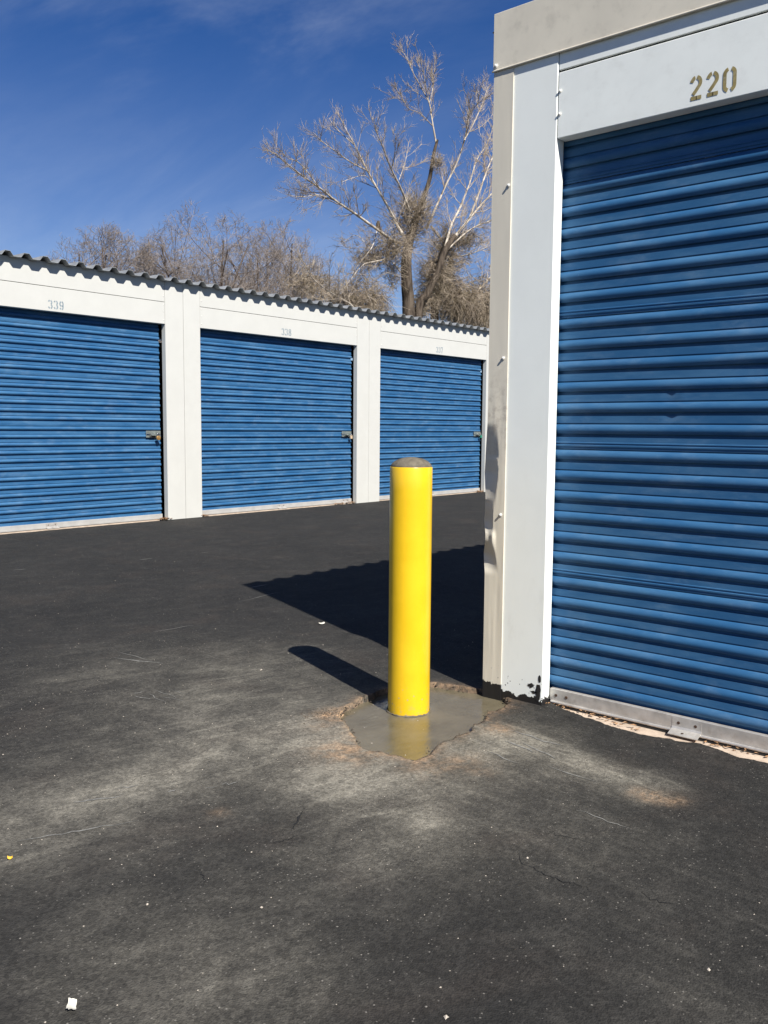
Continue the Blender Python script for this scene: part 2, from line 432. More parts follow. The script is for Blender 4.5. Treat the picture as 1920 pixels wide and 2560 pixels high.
def axis(segs, lo, hi):
    a = []
    for s0, s1, st in segs: a += list(np.arange(s0, s1-1e-6, st))
    a.append(segs[-1][1])
    st = segs[-1][2]; x = a[-1]; up = []
    while x < hi: st *= 1.16; x += st; up.append(x)
    st = segs[0][2]; x = a[0]; dn = []
    while x > lo: st *= 1.16; x -= st; dn.append(x)
    return np.array(dn[::-1]+a+up)
gx = axis([(.4, 2.15, .022), (2.15, 3.3, .0095), (3.3, 6.5, .03), (6.5, 13, .08)], -150, 320)
gy = axis([(.2, .8, .02), (.8, 2.55, .0095), (2.55, 5.5, .028), (5.5, 9.4, .06)], -150, 320)
GX, GY = np.meshgrid(gx, gy, indexing='ij')
def ground_z(x, y):
    return .006*fbm(x, y, .7, 3, 11) + .0035*fbm(x, y, 6, 3, 12)
GZ = ground_z(GX, GY); far = np.hypot(GX, GY) > 25; GZ[far] = 0
near = (GX > 2.1) & (GX < 3.45) & (GY > 1.6) & (GY < 2.65)
sd = np.full(GX.shape, 9.0); px_, py_ = GX[near], GY[near]
s_, nx_, ny_ = sdf(px_, py_, PR); sd[near] = s_
snap = np.abs(s_) < .0052
qx = np.where(snap, nx_, px_); qy = np.where(snap, ny_, py_); s2 = np.where(snap, .0005, s_)
GX[near] = qx; GY[near] = qy; sd[near] = s2
lip = .010*np.exp(-np.maximum(sd, 0)/.03)*(fbm(GX, GY, 30, 3, 5)+.25)
GZ = np.where(sd < 0, -.06, GZ+lip)
ed = slab_edge(GY); dsl = ed-GX; zone = (GY < 1.83) & (GY > -4.4) & (GX < 7)
sn = zone & (np.abs(dsl) < .0052); GX[sn] = ed[sn]; dsl = np.where(sn, .0005, dsl)
GZ = np.where(zone & (dsl < 0), -.06, GZ)
GZ = np.where(zone & (dsl >= 0) & (dsl < .06), GZ+.006+.008*fbm(GX, GY, 40, 3, 8), GZ)
def blob(x, y, r, k=1.0):
    c = on_ground(x*1.1573, y*1.1573); return np.exp(-(((GX-c.x)**2+(GY-c.y)**2)/(r*r)))*k
def band(x0, y0, x1, y1, w, k):
    a = on_ground(x0*1.1573, y0*1.1573); b = on_ground(x1*1.1573, y1*1.1573)
    ex, ey = b.x-a.x, b.y-a.y; t = np.clip(((GX-a.x)*ex+(GY-a.y)*ey)/(ex*ex+ey*ey), 0, 1)
    return np.exp(-((GX-a.x-t*ex)**2+(GY-a.y-t*ey)**2)/(w*w))*k
dust = .02 + blob(740, 1600, .32, .88) + blob(880, 1690, .13, .35) + blob(560, 1500, .42, .32) + blob(380, 1560, .42, .20) + blob(150, 1740, .35, .28) + blob(420, 1660, .30, .26) \
    + band(1060, 1580, 1400, 1700, .10, .60) + blob(930, 1770, .10, .35) + blob(700, 1700, .07, .5) + blob(1010, 1620, .10, .3) + band(60, 1760, 620, 1560, .14, .22) + blob(720, 1690, .13, .55) + blob(860, 1720, .22, .35) + blob(1120, 1590, .16, .45) + blob(600, 1420, .30, .25) \
    + blob(300, 2060, .22, .20) + blob(520, 2170, .22, .22) + blob(60, 1830, .25, .18) + blob(1240, 1800, .35, .10) + blob(300, 1440, .5, .18) \
    + blob(800, 1820, .25, .22) + blob(1500, 2100, .3, .06) + blob(900, 1330, .5, .04) + blob(1050, 1650, .2, .35)
dust = dust*.85*(1+1.1*fbm(GX, GY, 3.1, 5, 21)) + .22*np.maximum(0, fbm(GX, GY, 1.3, 4, 23))*np.exp(-(np.hypot(GX, GY)/4.2)**4)
dust = np.clip(dust*1.12, 0, 1)
tan = blob(715, 1545, .06, .85) + blob(690, 1570, .05, .5) + blob(745, 1625, .11, .55) + blob(1395, 1716, .045, .75) + blob(1445, 1728, .05, .4) + blob(1000, 1650, .09, .35) \
    + blob(900, 1660, .07, .35) + blob(1075, 1575, .06, .45) + blob(470, 1757, .03, .35) + np.where((sd > 0), .55*np.exp(-np.maximum(sd, 0)/.022), 0)
tan = np.clip(tan*(1+2.0*fbm(GX, GY, 14, 4, 25)), 0, 1)
nxg, nyg = GX.shape
vid = np.arange(nxg*nyg).reshape(nxg, nyg)
quads = np.stack([vid[:-1, :-1], vid[1:, :-1], vid[1:, 1:], vid[:-1, 1:]], -1).reshape(-1, 4)
me = bpy.data.meshes.new('ground')
me.vertices.add(nxg*nyg); me.vertices.foreach_set('co', np.stack([GX, GY, GZ], -1).astype(np.float32).ravel())
me.loops.add(quads.size); me.loops.foreach_set('vertex_index', quads.ravel().astype(np.int32))
me.polygons.add(len(quads)); me.polygons.foreach_set('loop_start', np.arange(0, quads.size, 4, dtype=np.int32))
for nm, arr in (('dust', dust), ('tan', tan)):
    at = me.attributes.new(nm, 'FLOAT', 'POINT'); at.data.foreach_set('value', arr.astype(np.float32).ravel())
me.update(); me.validate(); me.shade_smooth()
tag(link('ground', me, M['asphalt']), kind='structure')
def gz(x, y): return float(ground_z(np.array(x), np.array(y)))

mb = MB(); mb.box(3.0, 9.0, -4.3, 1.80, -.20, -.006)
tag(link('concrete_slab', mb.mesh('concrete_slab'), M['slab']), kind='structure')
mb = MB(); mb.box(-.6, 27.8, LY+.040, 15.5, -.2, .010)
tag(link('concrete_floor', mb.mesh('concrete_floor'), M['slab']), kind='structure')

# wet concrete collar in the broken hole
mb = MB(); n = 60; x0, x1, y0, y1 = 2.2, 3.22, 1.72, 2.52
for i in range(n+1):
    for j in range(n+1):
        x = x0+(x1-x0)*i/n; y = y0+(y1-y0)*j/n
        mb.v.append((x, y, -.0185 + .004*float(fbm(x, y, 5, 3, 41)) + .004*math.exp(-((math.hypot(x-BX, y-BY)-BR)/.02)**2)))
for i in range(n):
    for j in range(n): a = i*(n+1)+j; mb.f.append([a, a+n+1, a+n+2, a+1])
tag(link('concrete_collar', mb.mesh('concrete_collar', 60), M['wet']), 'wet grey-brown concrete patch with ragged outline around the foot of the yellow bollard', 'concrete patch')

# ------------------------------------------------------------------ roll-up door curtain
def curtain_profile(n_ribs, pitch, gap, bulge):
    """(height, depth) pairs of one curtain panel: flat, groove, rounded rib ... and a seam bead"""
    pr = []; z = 0.0
    for k in range(n_ribs):
        fl = pitch*.465 + (gap if k == 0 else 0)
        pr += [(z, 0), ]
        if k == 0: pr += [(z+.008, 0), (z+.0095, .003), (z+.015, .0035), (z+.0165, 0), (z+.021, 0), (z+.0225, .0022), (z+.0255, .0022), (z+.027, 0)]
        # rib first from below: flat then (upwards) the rib whose top meets a groove
        rb = pitch*.465; zb = z+fl
        pr += [(zb-.0112, 0), (zb-.0110, -.011), (zb+.0020, -.011)]      # undercut added below each rib to deepen the shade there
        for q in range(1, 16):
            t = q/16; pr.append((zb+rb*t, bulge*(math.sin(math.pi*t)**.8)))
        pr += [(zb+rb, 0), (zb+rb+.0010, -.0055), (zb+rb+pitch*.07-.0008, -.0055)]
        z = zb+rb+pitch*.07
    return pr, z
def curtain_panel(name, parent, z0, prof, u0, u1, place, nu, warp=None, zmax=9):
    mb = MB(); us = [u0+(u1-u0)*i/nu for i in range(nu+1)]
    pr = [(z0+a, d) for a, d in prof if z0+a <= zmax]
    for (z, d) in pr:
        for u in us:
            w = warp(u, z, d) if warp else 0
            mb.v.append(place(u, d+w, z))
    for i in range(len(pr)-1):
        for j in range(nu):
            a = i*(nu+1)+j; mb.f.append([a, a+1, a+nu+2, a+nu+1])
    return part(name, mb, M['blue'], parent, 38)

# ------------------------------------------------------------------ stencilled numbers
def arc(cx, cy, rx, ry, a0, a1, n=10):
    return [(cx+rx*math.cos(math.radians(a0+(a1-a0)*i/n)), cy+ry*math.sin(math.radians(a0+(a1-a0)*i/n))) for i in range(n+1)]
DIG = {
 '2': [arc(.29, .70, .20, .215, 172, 103), arc(.29, .70, .20, .215, 78, -32) + [(.33, .42), (.16, .23)], [(.06, .085), (.34, .085)], [(.30, .085), (.55, .085)]],
 '0': [[(.225, .915)] + arc(.24, .72, .16, .19, 110, 180) + arc(.24, .28, .16, .19, 180, 250) + [(.225, .085)], [(.375, .915)] + arc(.36, .72, .16, .19, 70, 0) + arc(.36, .28, .16, .19, 0, -70) + [(.375, .085)]],
 '3': [arc(.28, .72, .20, .19, 165, 105), arc(.28, .72, .20, .19, 75, -68), arc(.28, .285, .22, .205, 68, -75), arc(.28, .285, .22, .205, -105, -168)],
 '9': [arc(.30, .67, .20, .245, 102, 258), arc(.30, .67, .20, .245, 78, 0) + [(.50, .50), (.49, .35)] + arc(.30, .33, .19, .25, 0, -78), arc(.30, .33, .19, .25, -105, -160), [(.30, .44), (.46, .47)]],
 '8': [arc(.30, .73, .18, .185, 105, 255), arc(.30, .73, .18, .185, 75, -75), arc(.30, .285, .21, .205, 105, 255), arc(.30, .285, .21, .205, 75, -75)],
 '7': [[(.06, .91), (.28, .91)], [(.25, .91), (.55, .91), (.49, .80)], [(.475, .73), (.36, .40), (.29, .02)]],
}
def number(txt, parent, m, org, right, nrm, h, wdt, adv):
    right = Vector(right); up = Vector((0, 0, 1)); nrm = Vector(nrm); org = Vector(org)
    for i, ch in enumerate(txt):
        mb = MB()
        for st in DIG[ch]:
            th = .078; L = []; R = []
            for k, p in enumerate(st):
                a = st[max(0, k-1)]; b = st[min(len(st)-1, k+1)]; dx, dy = b[0]-a[0], b[1]-a[1]; l = math.hypot(dx, dy) or 1
                nx, ny = -dy/l*th, dx/l*th
                L.append((p[0]+nx, p[1]+ny)); R.append((p[0]-nx, p[1]-ny))
            b0 = len(mb.v)
            for (a, b) in zip(L, R):
                for q in (a, b):
                    w = org + right*(i*adv + q[0]/.6*wdt) + up*(q[1]*h) + nrm*.0012
                    mb.v.append(tuple(w))
            for k in range(len(st)-1): mb.f.append([b0+2*k, b0+2*k+1, b0+2*k+3, b0+2*k+2])
        part('stencil_digit', mb, m, parent)

screw_me = {}
def screw(parent, p, axis_, r, l=.006):
    key = (axis_, r)
    if key not in screw_me:
        mb = MB(); d = Vector((-1, 0, 0)) if axis_ == 'x' else Vector((0, -1, 0))
        mb.tube([d*0, d*.002], [r*1.35, r*1.35], 10); mb.tube([d*.002, d*l, d*(l+.0015)], [r*.85, r*.85, r*.5], 6)
        screw_me[key] = mb.mesh('screw')
        screw_me[key].materials.append(M['screw'])
    o = bpy.data.objects.new('screw', screw_me[key]); col.objects.link(o); o.parent = parent
    w = Vector((0, 0, 0)); q = parent
    while q is not None: w += q.location; q = q.parent
    o.location = Vector(p) - w
    return o

def corrugated_roof(name, parent, u0, u1, v0, v1, zlo, rib, pitch, phase, place, slope=0.0, th=.004):
    pr = []; k = math.floor((u0-phase)/pitch)
    while True:
        c = phase+k*pitch
        for du, z in ((-.062, 0), (-.026, rib), (.026, rib), (.062, 0)):
            u = c+du
            if u0 <= u <= u1: pr.append((u, z))
        if c > u1: break
        k += 1
    pr = [(u0, pr[0][1])] + pr + [(u1, pr[-1][1])]
    mb = MB(); n = len(pr)
    for t in (0, th):
        for v in (v0, v1):
            for (u, z) in pr: mb.v.append(place(u, v, zlo+z-t+abs(v-v0)*slope))
    for i in range(n-1):
        mb.f.append([i, i+1, n+i+1, n+i]); mb.f.append([2*n+i, 3*n+i, 3*n+i+1, 2*n+i+1])
        mb.f.append([i, 2*n+i, 2*n+i+1, i+1]); mb.f.append([n+i, n+i+1, 3*n+i+1, 3*n+i])
    return part(name, mb, M['roof'], parent)

def step_bracket(parent, c, along, out, w, h, dep):
    """bent galvanised plate on a bottom bar: upright leaf, foot leaf, three dark holes"""
    A = Vector(along); O = Vector(out); U = Vector((0, 0, 1)); c = Vector(c)
    mb = MB(); t = .003
    prof = [(0, h), (0, .014), (.004, .006), (dep*.45, .001), (dep, -.006)]
    for (o, z) in prof:
        for s in (-.5, .5): mb.v.append(tuple(c+A*(s*w)+O*o+U*z))
    for (o, z) in prof:
        for s in (-.5, .5): mb.v.append(tuple(c+A*(s*w)+O*(o-.0005)+U*(z-t) - O*(t if o < .003 else 0)))
    n = len(prof)*2
    for i in range(len(prof)-1):
        a = 2*i; mb.f += [[a, a+1, a+3, a+2], [n+a, n+a+2, n+a+3, n+a+1], [a, a+2, n+a+2, n+a], [a+1, n+a+1, n+a+3, a+3]]
    mb.f += [[0, n, n+1, 1], [2*len(prof)-2, 2*len(prof)-1, n+2*len(prof)-1, n+2*len(prof)-2]]
    b = part('step_bracket', mb, M['galv'], parent)
    for s in (-.28, .30):
        hb = MB(); p = c+A*(s*w)+U*(h*.62); hb.tube([p+O*.0003, p+O*.0012], .0058, 10); part('hole', hb, M['rust'], parent)
    hb = MB(); p = c+A*(-.05*w)+O*(dep*.62)+U*(-.0005); hb.tube([p, p+U*.0012], .005, 10); part('hole', hb, M['rust'], parent)
    return b

# ------------------------------------------------------------------ far storage building
far_b = empty('storage_building', (3.4, LY, 0))
tag(far_b, 'long white storage building across the lane with blue doors 339, 338 and 337', 'building')
PIL = [(-.436, .078), (2.964, 3.478), (6.378, 6.892), (9.772, 10.297), (13.177, 13.70), (16.58, 17.1), (19.98, 20.5), (23.38, 23.9), (26.78, 27.3)]
ZO, ZS, ZT = 2.3506, 2.608, 2.862
for (a, b) in PIL:
    mid = a+(b-a)*.512
    for q0, q1 in ((a, mid-.0022), (mid+.0022, b)):
        mb = MB(); mb.box(q0, q1, LY, LY+.076, 0.0, ZT, .003); part('pillar_panel', mb, M['white'], far_b)
    mb = MB(); mb.box(a+.04, b-.04, LY+.012, LY+.13, 0, ZT-.01); part('pillar_core', mb, M['dark'], far_b)
NUM = {3.478: ('339', 4.893, 2.374), 6.892: ('338', 8.252, 2.376), 10.297: ('337', 11.699, 2.380)}
prof_far, ph_far = curtain_profile(6, .0862, .022, .0135)
for bi in range(len(PIL)-1):
    x0, x1 = PIL[bi][1], PIL[bi+1][0]
    mb = MB(); mb.box(x0+.0028, x1-.0028, LY+.0022, LY+.05, ZS+.0028, ZT, .0015); up = part('header_panel', mb, M['white'], far_b)
    mb = MB(); mb.box(x0+.0028, x1-.0028, LY+.0015, LY+.078, ZO, ZS-.0028, .003); lo = part('header_panel', mb, M['white'], far_b)
    mb = MB(); mb.box(x0, x1, LY+.014, LY+.045, ZO+.02, ZT-.01); part('header_core', mb, M['dark'], far_b)
    if x0 in NUM:
        t, nx, nz = NUM[x0]; number(t, lo, M['num_grey'], (nx, LY+.0015, nz), (1, 0, 0), (0, -1, 0), .098, .054, .064)
    for xs in (x0+.022, x1-.022):
        for zs in (2.40, 2.50, 2.58, 2.68, 2.80): screw(up if zs > ZS else lo, (xs, LY+.0015, zs), 'y', .004)
    door = empty('roll_up_door', (x0, LY+.125, 0), far_b)
    Y = LY+.104
    pl = lambda u, d, z: (u, Y-d, z)
    z0 = .588-ph_far
    jit = rng.uniform(-.004, .004)
    while z0 < 2.45:
        pr = prof_far if z0 > 0 else [(a, d) for a, d in prof_far if z0+a > .055]
        curtain_panel('curtain_panel', door, z0+jit, pr, x0+.008, x1-.026, pl, 24 if bi in (1, 2, 3) else 1, (lambda u, z, d: .004*float(fbm(u, z, .9, 2, 70+bi))) if bi in (1, 2, 3) else None, 2.5)
        z0 += ph_far
    mb = MB(); mb.box(x0+.006, x1-.024, Y-.022, Y+.004, .022, .074, .002); part('bottom_bar', mb, M['bar_far'], door)
    mb = MB(); mb.box(x0+.006, x1-.024, Y-.034, Y-.006, .016, .0215, .001); part('bar_lip', mb, M['bar_far'], door)
    mb = MB(); mb.box(x0+.008, x1-.026, Y-.016, Y-.002, .0102, .0158); part('weather_seal', mb, M['rubber'], door)
    for bx in ((x0+x1)/2-.02,) + ((x1-.16,) if bi == 2 else ()):
        step_bracket(door, (bx, Y-.0235, .022), (1, 0, 0), (0, -1, 0), .14, .048, .045)
    if bi in (1, 2, 3):
        lx = x1-.14
        mb = MB(); mb.box(lx-.10, lx+.105, Y-.026, Y-.0175, 1.000, 1.082, .003); la = part('latch', mb, M['zinc'], door)
        mb = MB(); mb.box(lx-.10, lx+.10, Y-.031, Y-.0265, 1.030, 1.048, .001); part('slide_bolt', mb, M['steel'], la)
        mb = MB(); mb.box(lx-.03, lx+.03, Y-.050, Y-.0315, 1.024, 1.042, .002); part('bolt_handle', mb, M['zinc'], la)
        mb = MB(); mb.box(lx+.035, lx+.05, Y-.055, Y-.0265, 1.03, 1.055, .002); part('hasp', mb, M['zinc'], la)
        mb = MB(); mb.box(lx-.055, lx+.02, Y-.0272, Y-.0262, 1.000, 1.018); part('slot', mb, M['dark'], la)
# eave, side and back walls, roof
pr_ = corrugated_roof('roof', far_b, -.55, 27.45, LY-.098, 15.7, 2.852, .047, .2035, 4.42, lambda u, v, z: (u, v, z), .012)
mb = MB(); mb.box(-.436, 27.3, LY+.05, LY+.13, ZT-.012, ZT+.004); part('eave_strut', mb, M['grey_white'], far_b)
for xa, xb in ((-.43, -.40), (27.27, 27.295)):
    mb = MB(); mb.box(xa, xb, LY+.136, 15.5, 0.0105, 2.85); part('side_wall', mb, M['white'], far_b)
mb = MB(); mb.box(-.43, 27.295, 15.501, 15.53, 0, 2.85); part('back_wall', mb, M['white'], far_b)

def padlock(name, p, m, label, rnd):
    x, y, z = p; t = empty(name, p); tag(t, label, 'padlock', 'padlocks on the far doors')
    mb = MB()
    if rnd:
        mb.tube([(x, y-.012, z-.022), (x, y-.010, z-.022), (x, y+.010, z-.022), (x, y+.012, z-.022)], [.022, .027, .027, .022], 20)
    else: mb.box(x-.022, x+.022, y-.011, y+.011, z-.048, z, .003)
    part('body', mb, m, t, 40)
    mb = MB(); zz = z+(.004 if rnd else 0)
    mb.tube([(x-.013, y, zz-.008), (x-.013, y, zz+.014)] + [(x-.013*math.cos(a), y, zz+.014+.013*math.sin(a)) for a in np.linspace(.3, math.pi-.3, 7)] + [(x+.013, y, zz+.014), (x+.013, y, zz-.008)], .004, 8)
    part('shackle', mb, M['steel'], t, 60)
YL = LY+.104-.066
padlock('padlock', (6.378-.098, YL, 1.02), M['brass'], 'round brass padlock on the latch of door 339', True)
padlock('padlock', (9.772-.085, YL, 1.02), M['tan_lock'], 'square pale brass padlock on the latch of door 338', False)
padlock('padlock', (13.177-.08, YL, 1.02), M['green_lock'], 'small green padlock on the latch of door 337', False)

# ------------------------------------------------------------------ near storage building
nb = empty('storage_building', (RX, 1.9, 0))
tag(nb, 'near storage building corner with dented beige edge, white column and dark blue door 220', 'building')
YC, YB, YD = 1.808, 2.007, 2.100
ZP, ZQ = 2.2645, 2.514
YE = -1.08
# white column with lit return into the opening
mb = MB(); mb.box(RX, RX+.060, YC, YB+.004, -.05, 2.62, .0025); colm = part('column_panel', mb, M['column'], nb)
mb = MB(); mb.box(RX, RX+.060, YE-.5, YE, -.05, 2.62, .0025); part('column_panel', mb, M['column'], nb)
# thrown tar splats on the column foot
def splat(pts, parent):
    mb = MB(); b = len(mb.v)
    for (y, z) in pts: mb.v.append((RX-.0012, y, z))
    mb.f.append(list(range(len(pts)))); return part('tar_splat', mb, M['tar'], parent)
def blobpts(y, z, ry, rz, n=14, j=.35):
    return [(y+ry*math.cos(a)*random.uniform(1-j, 1+j), z+rz*math.sin(a)*random.uniform(1-j, 1+j)) for a in np.linspace(0, 2*math.pi, n, endpoint=False)]
splat(blobpts(1.821, .112, .007, .017, 14, .12), colm); splat(blobpts(1.862, .078, .016, .010, 16, .55), colm); splat(blobpts(1.826, .050, .013, .034, 18, .3), colm)
splat(blobpts(1.848, .052, .014, .006, 14, .5), colm)
# dented beige corner flashing
def corner_dent(s, z):
    """s: 0 at the inner edge .. 1 at the corner; returns (inward x, outward y) push"""
    def hump(z0, z1, pk=.5, p=1.0):
        t = (z-z0)/(z1-z0)
        if t <= 0 or t >= 1: return 0.0
        return (t/pk if t < pk else (1-t)/(1-pk))**p
    a1 = hump(.80, 1.16, .42, .85); c1 = .60-.24*hump(.80, 1.08, .55, .7) if z < 1.02 else .36+.9*(z-1.02)
    d1 = .074*a1*max(0, s-c1)/max(.1, 1-c1)**.4
    a2 = hump(.695, .84, .35, .7); d2 = .040*a2*max(0, s-.60)/.4
    a3 = hump(.53, .66, .55, .8); c3 = .25+2.6*(z-.53); d3 = .040*a3*max(0, s-c3)/max(.15, 1-c3)
    a4 = hump(.61, .71, .8, .8); d4 = .012*a4*max(0, .8-abs(s-.62)*4)
    wob = .0022*float(fbm(np.array(s*1.0), np.array(z*1.0), 3.2, 3, 81))*(1.2 if z < 1.3 else .5)
    d = d1+d2+d3-d4+wob
    return d, .85*d
mb = MB(); NS, NZ = 22, 260
for j in range(NZ+1):
    z = -.03+2.66*j/NZ
    ins = YB + .004*float(fbm(np.array(z), np.array(3.3), 1.7, 3, 83))
    for i in range(NS+1):
        s = i/NS; dx, dy = corner_dent(s, z)
        mb.v.append((RX-.0045+dx*1.0, ins+(YD-ins)*s+dy*s, z))
    dx, dy = corner_dent(1, z)
    mb.v.append((RX-.0005+dx, YD+dy-.0005, z)); mb.v.append((RX+.05, YD+.001, z)); mb.v.append((RX+.12, YD+.001, z))
    mb.v.append((RX+.012, ins, z))
W = NS+5
for j in range(NZ):
    a = j*W; b = a+W
    for i in range(NS+3): mb.f.append([a+i, b+i, b+i+1, a+i+1])
    mb.f.append([a+W-1, b+W-1, b, a])
part('corner_flashing', mb, M['corner'], nb, 22)
# header panels
mb = MB(); mb.box(RX+.003, RX+.0605, YE+.001, YC-.003, ZP, ZQ-.004, .002); hl = part('header_panel', mb, M['grey_white'], nb)
mb = MB(); mb.box(RX+.003, RX+.05, YE+.001, YC-.003, ZQ+.004, 2.64, .002); hu = part('header_panel', mb, M['grey_white'], nb)
mb = MB(); mb.box(RX+.012, RX+.045, YE+.01, YC+.0, ZP+.02, 2.62); part('header_core', mb, M['dark'], nb)
number('220', hl, M['num_gold'], (RX+.003, 1.284, 2.285), (0, -1, 0), (-1, 0, 0), .083, .046, .0575)
for p in ((1.797, 2.440), (1.797, 2.354)): screw(hl, (RX+.003, *p), 'x', .0052, .008)
for p in ((2.018, 2.122), (2.026, 1.431), (2.024, .78)): screw(nb, (RX-.006, *p), 'x', .0056, .008)
# gable trim with a hemmed lower lip
mb = MB(); mb.box(RX-.0075, RX+.10, YE-.52, YD+.004, 2.583, 2.806, .002); tr = part('trim_board', mb, M['beige'], nb)
mb = MB(); mb.tube([(RX-.0085, YE-.52, 2.582), (RX-.0085, .5, 2.582), (RX-.0085, YD+.006, 2.582)], .0042, 8); part('trim_lip', mb, M['beige'], nb, 60)
screw(tr, (RX-.0075, 2.088, 2.602), 'x', .0065, .010)
# door 220
prof_n, ph_n = curtain_profile(6, .0838, .019, .0095)
dn_ = empty('roll_up_door', (RX+.08, 1.8, 0), nb)
XD = RX+.0765
def warp(u, z, d):
    w = .0014*float(fbm(np.array(u), np.array(z), 2.2, 3, 91))
    for (y, zz, ry, rz, k) in ((1.335, 1.262, .014, .022, -.005), (1.31, 1.262, .012, .03, .003), (1.335, 1.185, .010, .018, -.005), (1.02, 1.36, .14, .04, -.0045), (1.05, 1.40, .2, .03, .002)):
        w += k*math.exp(-((u-y)/ry)**2-((z-zz)/rz)**2)
    return w
zs = [1.572-.0838*.75-.0 + k*ph_n for k in range(-4, 3)]
SEAM = 1.062
z0 = SEAM-3*ph_n
while z0 < 2.30:
    pr = prof_n if z0 > .07 else [(a, d) for a, d in prof_n if z0+a > .058]
    curtain_panel('curtain_panel', dn_, z0, pr, YE-.03, YC+.04, lambda u, d, z: (XD-d, u, z), 110, warp, 2.42)
    z0 += ph_n
mb = MB(); mb.box(XD-.020, XD+.004, YE+.015, YC-.004, .016, .066, .0015); part('bottom_bar', mb, M['galv'], dn_)
mb = MB(); mb.tube([(XD-.024, YE+.015, .012), (XD-.024, .6, .012), (XD-.024, YC-.012, .012)], .0062, 8)
part('bar_lip', mb, M['galv'], dn_, 30)
mb = MB(); mb.box(XD-.026, XD-.004, YE+.02, YC-.016, -.0045, .0045); part('weather_seal', mb, M['rubber'], dn_)
step_bracket(dn_, (XD-.0212, 1.222, .014), (0, -1, 0), (-1, 0, 0), .112, .046, .040)
for y in (1.775, 1.727):
    hb = MB(); hb.tube([(XD-.0205, y, .040-.0), (XD-.0222, y, .040)], .0062, 12); part('bolt', hb, M['rust'], dn_)
# jamb liners, walls and roof closing the building
mb = MB(); mb.box(RX+.089, RX+.16, YC+.02, YD-.032, -.05, 2.6); part('jamb', mb, M['dark'], nb)
mb = MB(); mb.box(RX+.121, 16, YD-.03, YD, -.05, 2.74); part('side_wall', mb, M['white'], nb)
mb = MB(); mb.box(RX+.089, 16, YE-.5, YE-.47, -.05, 2.74); part('side_wall', mb, M['white'], nb)
mb = MB(); mb.box(15.97, 16, YE-.469, YD-.031, -.05, 2.74); part('back_wall', mb, M['white'], nb)
corrugated_roof('roof', nb, RX+.012, 16.1, YD+.022, YE-.52, 2.748, .055, .2035, RX+.14, lambda u, v, z: (u, v, z), 0)

# ------------------------------------------------------------------ bollard
bo = empty('bollard', (BX, BY, -.0185))
tag(bo, 'yellow painted steel bollard with domed mortar cap standing in wet concrete', 'bollard')
RIM = .986
mb = MB(); mb.lathe([(BR, -.03)] + [(BR, z) for z in np.linspace(0, RIM-.004, 12)] + [(BR-.0012, RIM-.001), (BR-.004, RIM), (BR-.010, RIM)], BX, BY, 72, False)
part('post', mb, M['yellow'], bo, 40)
mb = MB(); prof = [(BR-.0035, RIM-.004)]
for k in range(13):
    a = k/12; r = (BR-.003)*math.cos(a*math.pi/2); prof.append((max(r, .001), RIM+.001+.037*math.sin(a*math.pi/2)**1.15))
mb.lathe(prof, BX, BY, 48)
for i, v in enumerate(mb.v):
    k = .0035*float(fbm(np.array(v[0]), np.array(v[1]), 40, 3, 51)); mb.v[i] = (v[0]+k*.4, v[1]+k*.3, v[2]+k)
part('mortar_cap', mb, M['grout'], bo, 70)
mb = MB(); ring = []
for k in range(60):
    a = 2*math.pi*k/60; r = BR+.002+.0035*random.random(); ring.append((BX+r*math.cos(a), BY+r*math.sin(a), -.0165+.004*random.random()))
mb.tube(ring+[ring[0]], .0035, 6); part('grout_bead', mb, M['grout'], bo, 60)

# ------------------------------------------------------------------ trees
def limb_path(pts, n=5):
    """smooth the measured bends of a limb"""
    out = []; P = [Vector(p) for p in pts]; P = [P[0]*2-P[1]]+P+[P[-1]*2-P[-2]]
    for i in range(1, len(P)-2):
        for k in range(n):
            t = k/n; a, b, c, d = P[i-1:i+3]
            out.append(.5*((2*b)+(c-a)*t+(2*a-5*b+4*c-d)*t*t+(3*b-a-3*c+d)*t**3))
    out.append(P[-2]); return out
class Twigs:
    def __init__(s): s.by = {}
    def add(s, pts, r0, r1): s.by.setdefault(len(pts), []).append(([tuple(p) for p in pts], r0, r1))
    def mesh(s, name, smooth=None):
        V = []; F = []; off = 0
        for n, lst in s.by.items():
            P = np.array([a[0] for a in lst]); m = len(lst); r0 = np.array([a[1] for a in lst]); r1 = np.array([a[2] for a in lst])
            T = np.empty_like(P); T[:, 1:-1] = P[:, 2:]-P[:, :-2]; T[:, 0] = P[:, 1]-P[:, 0]; T[:, -1] = P[:, -1]-P[:, -2]
            T /= np.linalg.norm(T, axis=2, keepdims=True)+1e-9
            ref = np.tile(np.array([.31, .87, .38]), (m, 1)); U = np.cross(T, ref[:, None, :]); U /= np.linalg.norm(U, axis=2, keepdims=True)+1e-9; Wv = np.cross(T, U)
            R = r0[:, None]+(r1-r0)[:, None]*np.linspace(0, 1, n)[None]
            ring = np.stack([P+R[..., None]*(U*math.cos(a)+Wv*math.sin(a)) for a in (0, 2.094, 4.189)], 2)
            V.append(ring.reshape(-1, 3)); base = off+np.arange(m)[:, None, None]*n*3+np.arange(n-1)[None, :, None]*3
            for k in range(3):
                k2 = (k+1) % 3; F.append(np.stack([base[..., 0]+k, base[..., 0]+k2, base[..., 0]+3+k2, base[..., 0]+3+k], -1).reshape(-1, 4))
            off += m*n*3
        V = np.concatenate(V).astype(np.float32); F = np.concatenate(F).astype(np.int32)
        me = bpy.data.meshes.new(name); me.vertices.add(len(V)); me.vertices.foreach_set('co', V.ravel())
        me.loops.add(F.size); me.loops.foreach_set('vertex_index', F.ravel()); me.polygons.add(len(F)); me.polygons.foreach_set('loop_start', np.arange(0, F.size, 4, dtype=np.int32))
        me.update(); me.validate(); return me
def rvec(): return Vector((random.gauss(0, 1), random.gauss(0, 1), random.gauss(0, 1)))
